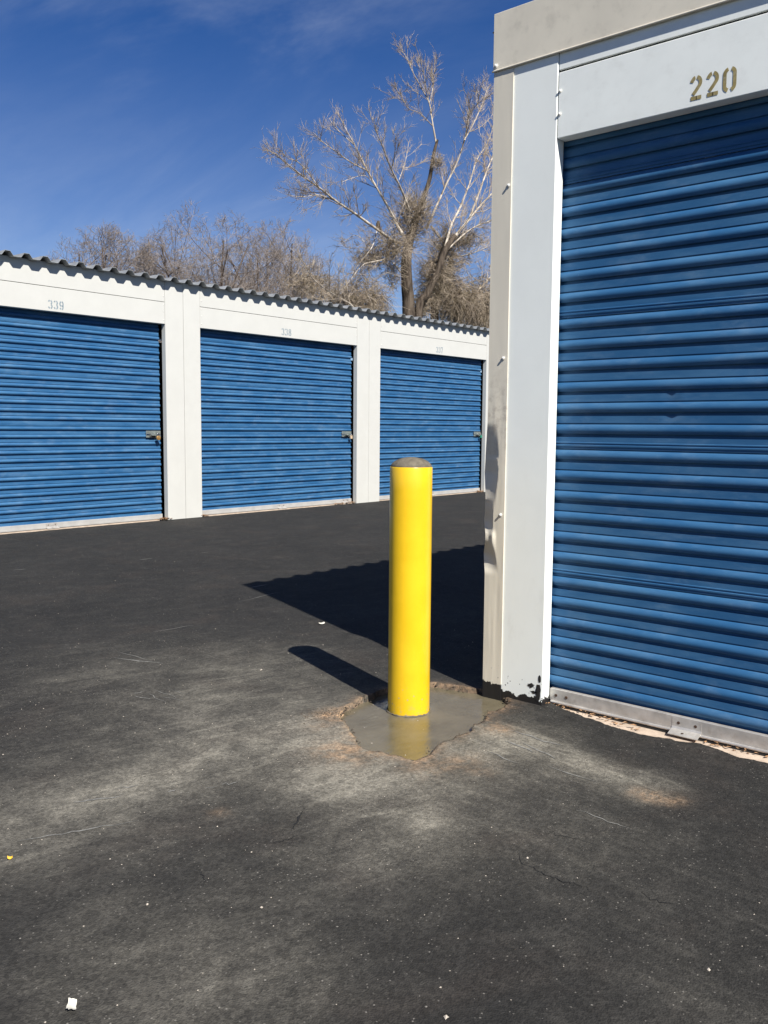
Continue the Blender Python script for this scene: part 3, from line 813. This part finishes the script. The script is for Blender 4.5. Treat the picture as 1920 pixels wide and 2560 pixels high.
def shoot(p, d, L, r, seg, up, jit, out):
    pts = [p.copy()]; d = d.normalized()
    for i in range(seg):
        d = (d + Vector((0, 0, up)) + rvec()*jit).normalized(); pts.append(pts[-1]+d*(L/seg))
    out.add(pts, r, r*.3); return pts
def side(t, lo, hi):
    a = random.uniform(lo, hi); o = rvec(); o = (o-t*o.dot(t)).normalized(); return (t*math.cos(a)+o*math.sin(a)).normalized()
def twiggy(path, rads, mbs, dens, L1, up=.10, start=.25, levels=2, r1=.014, spread=(.45, .95)):
    """leafless side shoots, with shoots of their own"""
    n = len(path); tot = sum((path[i+1]-path[i]).length for i in range(n-1)); k = int(tot*dens)
    for _ in range(k):
        f = start+(1-start)*random.random()**.85; i = min(n-2, int(f*(n-1))); a, b = path[i], path[i+1]
        p = a.lerp(b, f*(n-1)-i if f*(n-1)-i < 1 else 1); t = (b-a).normalized()
        L = L1*random.uniform(.5, 1.15)*(1.15-.55*f); r = max(.006, min(r1, rads[i]*.6))
        q = shoot(p, side(t, *spread), L, r, 4, up, .08, mbs)
        if levels > 1:
            for _2 in range(random.randint(3, 5)):
                j = random.randint(0, 3); tt = (q[j+1]-q[j]).normalized(); q2 = shoot(q[j].lerp(q[j+1], random.random()), side(tt, .35, .8), L*random.uniform(.35, .65), max(.0045, r*.6), 3, up*.9, .10, mbs)
                if levels > 2:
                    for _3 in range(random.randint(1, 2)):
                        j = random.randint(0, 2); tt = (q2[j+1]-q2[j]).normalized(); shoot(q2[j].lerp(q2[j+1], random.random()), side(tt, .35, .9), L*random.uniform(.18, .35), .004, 2, up*.8, .12, mbs)

TY = 21.0
Z3 = lambda x, y: (600+x*.3978, 60+y*.3978)
def TP(pts, d0=0., d1=0.):
    n = len(pts); return limb_path([at_y(*Z3(*p), TY+d0+(d1-d0)*i/max(1, n-1)) for i, p in enumerate(pts)])
tree = empty('bare_tree', tuple(Vector((at_y(*Z3(1060, 1900), TY).x, TY, 0))))
tag(tree, 'tall leafless tree with pale limbs, dark trunk and tangled brush behind door 337', 'tree')
trunk = MB(); limb = MB(); tw = Twigs(); brush = Twigs()
base = at_y(*Z3(1062, 1900), TY)
t1 = limb_path([Vector((base.x+.05, TY, 0))] + [at_y(*Z3(*p), TY) for p in ((1060, 1850), (1050, 1650), (1045, 1500), (1060, 1380), (1090, 1290), (1140, 1130), (1190, 980), (1215, 830), (1240, 730))])
def taper(path, r0, r1, p=1.0): n = len(path)-1; return [r0+(r1-r0)*(i/n)**p for i in range(n+1)]
trunk.tube(t1, list(np.interp(np.linspace(0, 1, len(t1)), [0, .1, .3, .45, .55, .7, 1], [.27, .24, .20, .17, .13, .085, .05])), 12)
t2 = limb_path([Vector((base.x+.5, TY-.2, 0)), at_y(*Z3(1120, 1850), TY-.2), at_y(*Z3(1175, 1700), TY-.4), at_y(*Z3(1240, 1560), TY-.7), at_y(*Z3(1290, 1420), TY-.9), at_y(*Z3(1350, 1330), TY-1)])
trunk.tube(t2, taper(t2, .18, .09), 10)
t3 = limb_path([Vector((at_y(*Z3(1210, 1900), TY+.5).x, TY+.5, 0)), at_y(*Z3(1222, 1850), TY+.5), at_y(*Z3(1240, 1720), TY+.3), at_y(*Z3(1290, 1600), TY), at_y(*Z3(1330, 1480), TY)])
trunk.tube(t3, taper(t3, .19, .09), 8)
LIMBS = [  # bends, radius, depth drift, twig density, shoot length
 ([(1010, 1380), (960, 1360), (860, 1290), (720, 1190), (600, 1110), (500, 1030), (400, 960), (310, 890), (240, 830), (180, 795)], .085, (0, -2), 11, 1.0),
 ([(600, 1110), (500, 1075), (400, 1085), (320, 1080)], .03, (-.8, -1.6), 10, .8),
 ([(500, 1030), (380, 880), (300, 840), (250, 790)], .03, (-1.2, -2), 10, .8),
 ([(1020, 1320), (985, 1260), (930, 1150), (860, 1030), (800, 920), (720, 760), (660, 650), (615, 555)], .085, (0, 1.5), 10, 1.0),
 ([(800, 920), (700, 870), (600, 800), (520, 740), (460, 680)], .042, (.9, .2), 11, .9),
 ([(720, 760), (640, 690), (590, 640), (560, 590)], .028, (1.2, 2), 10, .7),
 ([(860, 1030), (790, 955), (700, 970), (640, 995)], .024, (.6, 0), 8, .6),
 ([(1070, 1180), (1010, 1030), (950, 910), (900, 780), (860, 680), (838, 595)], .06, (0, -1), 11, .95),
 ([(960, 890), (975, 790), (980, 690)], .026, (-.5, -1.2), 11, .8),
 ([(1000, 980), (1040, 860), (1060, 740)], .022, (-.3, .6), 9, .7),
 ([(1235, 760), (1210, 620), (1190, 500), (1140, 400), (1080, 290), (1040, 200), (1005, 155)], .05, (0, 1), 9, .8),
 ([(1190, 500), (1165, 380), (1140, 250), (1095, 115)], .03, (.4, 0), 10, .7),
 ([(1210, 640), (1130, 560), (1060, 530), (1010, 450), (965, 380)], .026, (.2, -1), 10, .75),
 ([(1190, 500), (1210, 400), (1200, 290)], .02, (.4, 1), 9, .6),
 ([(1170, 1290), (1210, 1200), (1300, 1000), (1360, 880), (1410, 730), (1430, 600), (1440, 500), (1400, 400)], .07, (0, -1.5), 10, .95),
 ([(1410, 730), (1480, 600), (1530, 480), (1560, 390)], .04, (-1, 0), 11, .9),
 ([(1440, 560), (1500, 480), (1480, 380)], .022, (-1, -2), 10, .7),
 ([(1300, 1400), (1380, 1300), (1470, 1190), (1560, 1090), (1700, 950), (1850, 800), (1960, 640)], .09, (-.9, -2), 9, 1.1),
 ([(1290, 1400), (1330, 1260), (1380, 1160), (1440, 1010), (1490, 850), (1560, 740), (1610, 560), (1640, 430)], .07, (-.9, 1), 10, 1.0),
 ([(1440, 1230), (1510, 1040), (1560, 900), (1620, 760), (1680, 560), (1700, 400)], .06, (-1.2, 0), 10, 1.0),
 ([(1200, 1270), (1290, 1390), (1380, 1480), (1460, 1610)], .055, (.2, -.6), 7, .7),
 ([(1300, 1420), (1450, 1290), (1600, 1225), (1800, 1150)], .05, (-.9, -2.4), 9, .9),
 ([(1320, 1470), (1460, 1440), (1600, 1380), (1750, 1330)], .04, (-.4, 1), 9, .9),
 ([(1480, 1690), (1530, 1640), (1620, 1540), (1740, 1440)], .06, (-.5, -1), 8, .9),
 ([(1010, 1420), (900, 1480), (780, 1510), (700, 1600), (640, 1680)], .045, (.2, -1.5), 9, .9),
 ([(730, 1800), (680, 1750), (560, 1680), (460, 1600), (400, 1500), (320, 1410)], .045, (-2, -3), 11, .95),
 ([(860, 1300), (830, 1400), (760, 1490), (710, 1560)], .028, (0, -.8), 8, .6),
 ([(960, 1370), (850, 1440), (740, 1330), (650, 1370)], .03, (.6, 1.8), 9, .8),
 ([(1010, 1560), (960, 1500), (920, 1480)], .05, (0, .8), 8, .8),
]
for pts, r, (d0, d1), dens, L1 in LIMBS:
    p = TP(pts, d0, d1); rr = taper(p, r*.78, .008, .75)
    limb.tube(p, rr, 7 if r > .05 else 5)
    twiggy(p, rr, tw, dens*.55, L1*.8, up=.10, start=.10, levels=3, r1=.010, spread=(.35, .8))
    tot = sum((p[i+1]-p[i]).length for i in range(len(p)-1))          # secondary branches that fill the crown
    for _ in range(int(tot*1.9)):
        f = random.uniform(.12, .97); i = min(len(p)-2, int(f*(len(p)-1))); t = (p[i+1]-p[i]).normalized()
        q = [p[i].copy()]; d = side(t, .4, .85); L = random.uniform(.9, 1.9)*(1.12-.78*f); sg = 6
        for k in range(sg): d = (d+rvec()*.07+Vector((0, 0, .06))).normalized(); q.append(q[-1]+d*(L/sg))
        r2 = min(.02, rr[i]*.55); tw.add(q, r2, .006)
        twiggy(q, [r2]*len(q), tw, 7.5, .55, up=.08, start=.15, levels=2, r1=.008, spread=(.35, .8))
# the broken stub on the long left limb
stub = at_y(*Z3(868, 1290), TY-.3); trunk.tube([stub, stub+Vector((0, 0, .18)), stub+Vector((.02, 0, .28))], [.09, .075, .045], 7)
# tangled epicormic brush round the fork and hanging dead brush low down
def tangle(c, rx, rz, n, L, droop, r=.0095, sub=3):
    for _ in range(n):
        dst = tw if random.random() < .6 else brush
        v = rvec(); v.normalize(); v *= random.random()**.5
        p = c+Vector((v.x*rx, v.y*rx*.8, v.z*rz)); d = rvec(); d.z = d.z*.7+(.5 if droop >= 0 else 0); q = shoot(p, d, L*random.uniform(.5, 1.2), r*random.uniform(.6, 1.2), 5, droop, .28, dst)
        for _2 in range(sub):
            j = random.randint(0, 3); tt = (q[j+1]-q[j]).normalized(); shoot(q[j], side(tt, .4, 1.1), L*random.uniform(.2, .5), r*.6, 3, droop, .3, dst)
for x, y, rx, rz, n, L, dr in ((1070, 1270, .60, .9, 130, 1.5, .05), (960, 1390, .6, .4, 120, 1.0, -.03), (1110, 1200, .5, .6, 130, 1.0, .12), (1290, 1440, .6, .9, 260, .9, 0), (1260, 1600, .8, .6, 260, 1.0, -.05),
                               (1330, 1700, 1.0, .6, 300, 1.3, -.25), (1440, 1760, 1.3, .7, 420, 1.5, -.32), (1500, 1850, 1.5, .5, 260, 1.3, -.3), (780, 1700, .65, .7, 260, 1.2, -.3), (700, 1790, .6, .5, 170, 1.0, -.25), (850, 1790, .4, .6, 130, 1.0, -.25),
                               (430, 1640, .6, .35, 120, .9, -.05), (1430, 1370, .6, .35, 110, .7, 0), (1180, 1720, .5, .35, 110, .8, -.1), (1230, 1560, .4, .6, 150, 1.0, -.05), (1140, 1780, .4, .3, 90, .8, -.1), (830, 1470, .6, .3, 110, .8, -.1), (1240, 880, .2, .35, 60, .4, .1), (1560, 1700, 1.3, .8, 300, 1.4, -.3),
                               (620, 1700, .5, .35, 90, .8, -.1), (960, 1560, .35, .6, 80, .6, -.1)):
    tangle(at_y(*Z3(x, y), TY+random.uniform(-.4, .4)), rx*1.2, rz*1.15, int(n*(1.35 if dr < -.2 else 1.7)), L, dr)
part('trunk', trunk, M['bark_dark'], tree, 50)
part('limbs', limb, M['bark_pale'], tree, 60)
tag(part('twigs', tw, M['twig_tan'], tree), kind='stuff')
tag(part('brush', brush, M['twig_dark'], tree), kind='stuff')

def round_tree(px, Y, top_py, half_px, seed, label):
    random.seed(seed)
    top = at_y(px, top_py, Y); base = Vector((top.x, Y, 0)); Ht = top.z
    R = (at_y(px+half_px, top_py, Y)-at_y(px-half_px, top_py, Y)).length/2
    t = empty('bare_tree', tuple(base)); tag(t, label, 'tree', 'leafless trees behind the far building')
    lb = MB(); tg = Twigs(); c = base+Vector((0, 0, Ht*.42))
    lb.tube([base, base+Vector((.05, 0, Ht*.12)), base+Vector((0, 0, Ht*.26))], [.24, .20, .18], 9)
    def grow(p, d, L, r, lev):
        seg = 5 if lev < 2 else 4; pts = [p.copy()]; d = d.normalized()
        for i in range(seg):
            d = (d+rvec()*(.13 if lev < 2 else .17)+Vector((0, 0, .035 if lev else .06))).normalized(); pts.append(pts[-1]+d*(L/seg))
        while len(pts) > 2 and ((pts[-1].x-c.x)/R)**2+((pts[-1].y-c.y)/R)**2+((pts[-1].z-c.z)/(Ht*.58))**2 > random.uniform(.88, 1.12): pts.pop()
        seg = len(pts)-1
        if lev < 2: lb.tube(pts, [r*(1-.6*i/seg) for i in range(seg+1)], 5, False)
        else: tg.add(pts, r, r*.45)
        if lev >= 4: return
        for i in range((9, 9, 6, 2)[lev]):
            f = random.uniform(.22, 1.0); j = min(seg-1, int(f*seg)); q = pts[j].lerp(pts[j+1], min(1, f*seg-j)); tt = (pts[j+1]-pts[j]).normalized()
            grow(q, side(tt, .5, 1.15), L*random.uniform(.34, .58)*(1.2-.4*f), max(.0066, r*(1-.6*f)*.5), lev+1)
    for i in range(13):                                   # limbs fan out to a broad dome
        a = 2*math.pi*i/13+random.uniform(-.2, .2); e = random.uniform(.12, 1.45) if i else 1.5
        tip = c+Vector((math.cos(a)*math.cos(e)*R, math.sin(a)*math.cos(e)*R, math.sin(e)*Ht*.55))
        st = base+Vector((0, 0, Ht*random.uniform(.18, .27))); v = tip-st
        grow(st, v, v.length*.9, .075, 0)
    part('trunk', lb, M['limb_grey'], t, 60); tag(part('crown', tg, M['twig_grey'], t), kind='stuff')
    return t
round_tree(520, 34, 505, 185, 3, 'wide leafless tree with brown-grey twigs rising highest behind door 339')
round_tree(245, 36, 558, 190, 12, 'lower leafless tree at far left above the corrugated eave')
round_tree(690, 35, 550, 140, 5, 'small leafless tree between the widest grey tree and the tall pale-limbed one')
random.seed(11)

# ------------------------------------------------------------------ small things on the ground
def leaves(name, label, spots, n, r, sz):
    mb = MB()
    for _ in range(n):
        x, y, z = random.choice(spots); x += random.gauss(0, r[0]); y += random.gauss(0, r[1]); z += abs(random.gauss(0, .007))+.003
        a = random.uniform(0, 6.28); s = sz*random.uniform(.5, 1.3); ca, sa = math.cos(a), math.sin(a); c = s*random.uniform(-.5, .6); b = len(mb.v)
        for u, v, w in ((-1, 0, 0), (-.3, .42, c), (1, 0, c*.3), (-.3, -.42, c*.8)):
            mb.v.append((x+(u*ca-v*sa)*s, y+(u*sa+v*ca)*s, z+w*.6))
        mb.f += [[b, b+1, b+2], [b, b+2, b+3]]
    return tag(link(name, mb.mesh(name), M['leaf']), label, 'leaves', None, 'stuff')
leaves('leaf_litter', 'dry brown leaves caught in the right corner of door 339', [(6.33, LY+.03, .01)], 42, (.06, .03), .03)
leaves('leaf_litter', 'dry brown leaves along the right foot of door 338', [(9.70, LY+.04, .01), (9.45, LY+.05, .01)], 46, (.07, .03), .03)
leaves('leaf_litter', 'dry brown leaves at the right foot of door 337', [(13.10, LY+.04, .01)], 40, (.07, .03), .03)
leaves('leaf_litter', 'few dry leaves at the left foot of door 338', [(6.93, LY+.04, .01)], 22, (.04, .03), .025)
leaves('leaf_litter', 'dry leaf scraps along the sill of door 220', [(3.155, 1.79, -.005), (3.15, 1.77, -.005), (3.155, 1.75, -.004), (3.15, 1.6, -.006), (3.15, 1.5, -.006), (3.12, 1.42, -.006), (3.15, 1.18, -.006), (3.155, 1.1, -.006), (3.155, 1.0, -.006), (3.155, .9, -.006)], 75, (.008, .035), .0105)

def scrap(name, disp, sx, sy, ang, m, label, cat, curl=.006):
    c = on_ground(disp[0]*1.1573, disp[1]*1.1573); z = gz(c.x, c.y); mb = MB(); n = 6
    for i in range(n+1):
        for j in range(n+1):
            u = i/n-.5; v = j/n-.5; e = 1+.12*random.uniform(-1, 1)*(i in (0, n) or j in (0, n))
            x = u*sx*e; y = v*sy*e*(1-.6*abs(u)*(cat == 'leaf')); ca, sa = math.cos(ang), math.sin(ang)
            mb.v.append((c.x+x*ca-y*sa, c.y+x*sa+y*ca, z+.003+curl*(u*u*3+v*.8+.5)))
    for i in range(n):
        for j in range(n): a = i*(n+1)+j; mb.f.append([a, a+n+1, a+n+2, a+1])
    return tag(link(name, mb.mesh(name, 60), m), label, cat)
scrap('paper_scrap', (155, 2178), .034, .017, math.radians(52), M['paper'], 'small white paper scrap on the asphalt in the bottom left corner', 'paper')
scrap('paper_scrap', (695, 1349), .036, .012, math.radians(-20), M['paper'], 'small white paper scrap lying on the edge of the building shadow', 'paper')
scrap('fallen_leaf', (22, 1858), .013, .005, math.radians(-35), M['leaf_y'], 'tiny yellow leaf on the asphalt near the left edge', 'leaf')
for (dx, dy, r, lab) in ((963, 2201, .009, 'pale pebble at the very bottom centre of the asphalt'), (1140+389, 2198, .0, ''), (1530-0, 1650+0, .0, ''), (634, 1615, .0, ''), (563, 1617-0, .0, ''),
                         (565, 1945+17, .007, 'pale tan pebble on the asphalt below and left of the concrete patch'), (318, 1955, .0065, 'pale pebble on the asphalt in the lower left'), (1531, 2097, .0075, 'pale pebble on the asphalt in the lower right'),
                         (1465, 1587, .0065, 'flat pale pebble on the asphalt in front of door 220'), (564, 1449, .010, 'pale pebble on the asphalt left of the bollard shadow tip'), (1139, 1855, .006, 'round grey pebble on the asphalt below the tan stain')):
    if r <= 0: continue
    r *= .68
    c = on_ground(dx*1.1573, dy*1.1573); mb = MB(); mb.chunk((c.x, c.y, gz(c.x, c.y)+r*.3), r); mb.chunk((c.x+r*.2, c.y+r*.1, gz(c.x, c.y)+r*.35), r*.9)
    tag(link('pebble', mb.mesh('pebble'), M['pebble']), lab, 'pebble', 'loose pebbles on the asphalt')
# grit nobody could count
mb = MB()
for _ in range(520):
    d = random.uniform(1.5, 9); a = math.radians(40.6+random.uniform(-30, 30)); x, y = d*math.cos(a), d*math.sin(a)
    if 2.2 < x < 3.3 and y < 2.5 or y > LY-.05 or x > 3.0 and y < 2.15: continue
    mb.chunk((x, y, gz(x, y)+.001), random.uniform(.0010, .0024)*random.choice((1, 1, 1, 1.5)))
for _ in range(200):
    p = on_ground(random.gauss(560, 420), random.gauss(1800, 220))
    if p.length < 8: mb.chunk((p.x, p.y, gz(p.x, p.y)+.001), random.uniform(.001, .003))
tag(link('grit', mb.mesh('grit'), M['pebble']), 'fine pale grit scattered over the asphalt', 'grit', None, 'stuff')
# crumbled rim of the hole
mb = MB()
for i in range(len(PR)):
    for _ in range(3):
        k = random.random(); j = (i+1) % len(PR); x, y = PR[i]*(1-k)+PR[j]*k
        x += random.gauss(0, .009); y += random.gauss(0, .009)
        if math.hypot(x-BX, y-BY) < BR+.02 or x > RX-.01: continue
        mb.chunk((x, y, random.uniform(-.016, .001)), random.uniform(.0015, .006)*random.choice((.7, 1, 1.3)))
for _ in range(240):
    x = 2.46+random.gauss(0, .05); y = 2.40+random.gauss(0, .035); mb.chunk((x, y, .002), random.uniform(.0015, .005))
for _ in range(200):
    y = random.uniform(.7, 1.8); x = float(slab_edge(y))+random.gauss(-.003, .007); mb.chunk((x, y, random.uniform(-.006, .004)), random.uniform(.0015, .005))
tag(link('asphalt_crumbs', mb.mesh('asphalt_crumbs'), M['crumb']), 'crumbled brown asphalt bits along the broken rim of the concrete patch', 'crumbs', None, 'stuff')
# pale scuffs and dark hairline cracks
def strip(mb, pts, w, z=.0016, jit=.35):
    b = len(mb.v); n = len(pts)
    for i, (x, y) in enumerate(pts):
        a = pts[max(0, i-1)]; c = pts[min(n-1, i+1)]; dx, dy = c[0]-a[0], c[1]-a[1]; l = math.hypot(dx, dy) or 1
        ww = w*(math.sin(math.pi*(i+.3)/(n-.4)))*random.uniform(1-jit, 1+jit)*.5
        for s in (-1, 1): mb.v.append((x-dy/l*ww*s, y+dx/l*ww*s, gz(x, y)+z))
    for i in range(n-1): a = b+2*i; mb.f.append([a, a+1, a+3, a+2])
def disp_line(pts, n=4, j=.004):
    g = [on_ground(x*1.1573, y*1.1573) for x, y in pts]; out = []
    for i in range(len(g)-1):
        for k in range(n): p = g[i].lerp(g[i+1], k/n); out.append((p.x+random.gauss(0, j), p.y+random.gauss(0, j)))
    out.append((g[-1].x, g[-1].y)); return out
mb = MB()
Q2 = lambda x, y: (x*.5, 1642+y*.5)                        # bottom-left crop to overview units
for pts, w in (([(160, 1735), (200, 1730), (262, 1721)], .012), ([(32, 1819), (110, 1807), (200, 1791), (300, 1773)], .006), ([(290, 1505), (330, 1512)], .007), ([(285, 1500), (312, 1496)], .008), ([(318, 1500), (358, 1517)], .004),
               ([(335, 1492), (380, 1509)], .004), ([(350, 1505), (402, 1517)], .003), ([(370, 1490), (400, 1502)], .003), ([(240, 1420), (300, 1428), (352, 1434)], .010), ([(255, 1408), (330, 1428)], .005),
               ([(475, 1696), (515, 1690)], .007), ([(360, 1712), (380, 1708)], .007), ([(440, 1706), (470, 1698)], .004), ([(250, 1705), (300, 1697)], .005), ([(1100, 1576), (1160, 1597), (1220, 1612)], .010),
               ([(1090, 1600), (1150, 1625)], .012), ([(1130, 1605), (1200, 1640)], .008), ([(1060, 1625), (1120, 1650)], .006), ([(1180, 1655), (1290, 1690)], .006), ([(540, 1270), (580, 1262)], .008), ([(300, 1210), (330, 1206)], .010),
               ([(520, 1300), (600, 1280)], .005), ([(330, 1365), (420, 1350)], .006), ([(1245, 1752), (1300, 1770), (1360, 1790)], .006), ([(640, 1400), (700, 1392)], .004), ([(30, 1232), (55, 1230)], .012), ([(430, 1195), (460, 1192)], .008)):
    strip(mb, disp_line(pts), w)
tag(link('scuff_marks', mb.mesh('scuff_marks'), M['scuff']), 'pale scuffs and scrapes on the asphalt', 'scuffs', None, 'stuff')
mb = MB(); K3 = lambda x, y: ((960+x*.5787)/1.1573, (1900+y*.5787)/1.1573)
for pts, w in (([(575, 385), (605, 450), (690, 495), (760, 525), (850, 550), (930, 570)], .0022), ([(1100, 575), (1150, 605), (1220, 620), (1290, 645)], .0022), ([(640, 285), (740, 325), (860, 350), (960, 385)], .0016)):
    strip(mb, disp_line([K3(*p) for p in pts], 6, .005), w, .0019)
K2 = lambda x, y: (x*.5787/1.1573, (1900+y*.5787)/1.1573)
for pts, w in (([(1302, 220), (1295, 245), (1280, 275), (1258, 305)], .006), ([(862, 480), (875, 505), (888, 540)], .0025), ([(1300, 325), (1230, 350), (1170, 365)], .0025)):
    strip(mb, disp_line([K2(*p) for p in pts], 5, .003), w, .0019)
tag(link('asphalt_cracks', mb.mesh('asphalt_cracks'), M['crack']), 'thin dark cracks in the asphalt near the camera', 'cracks', None, 'stuff')
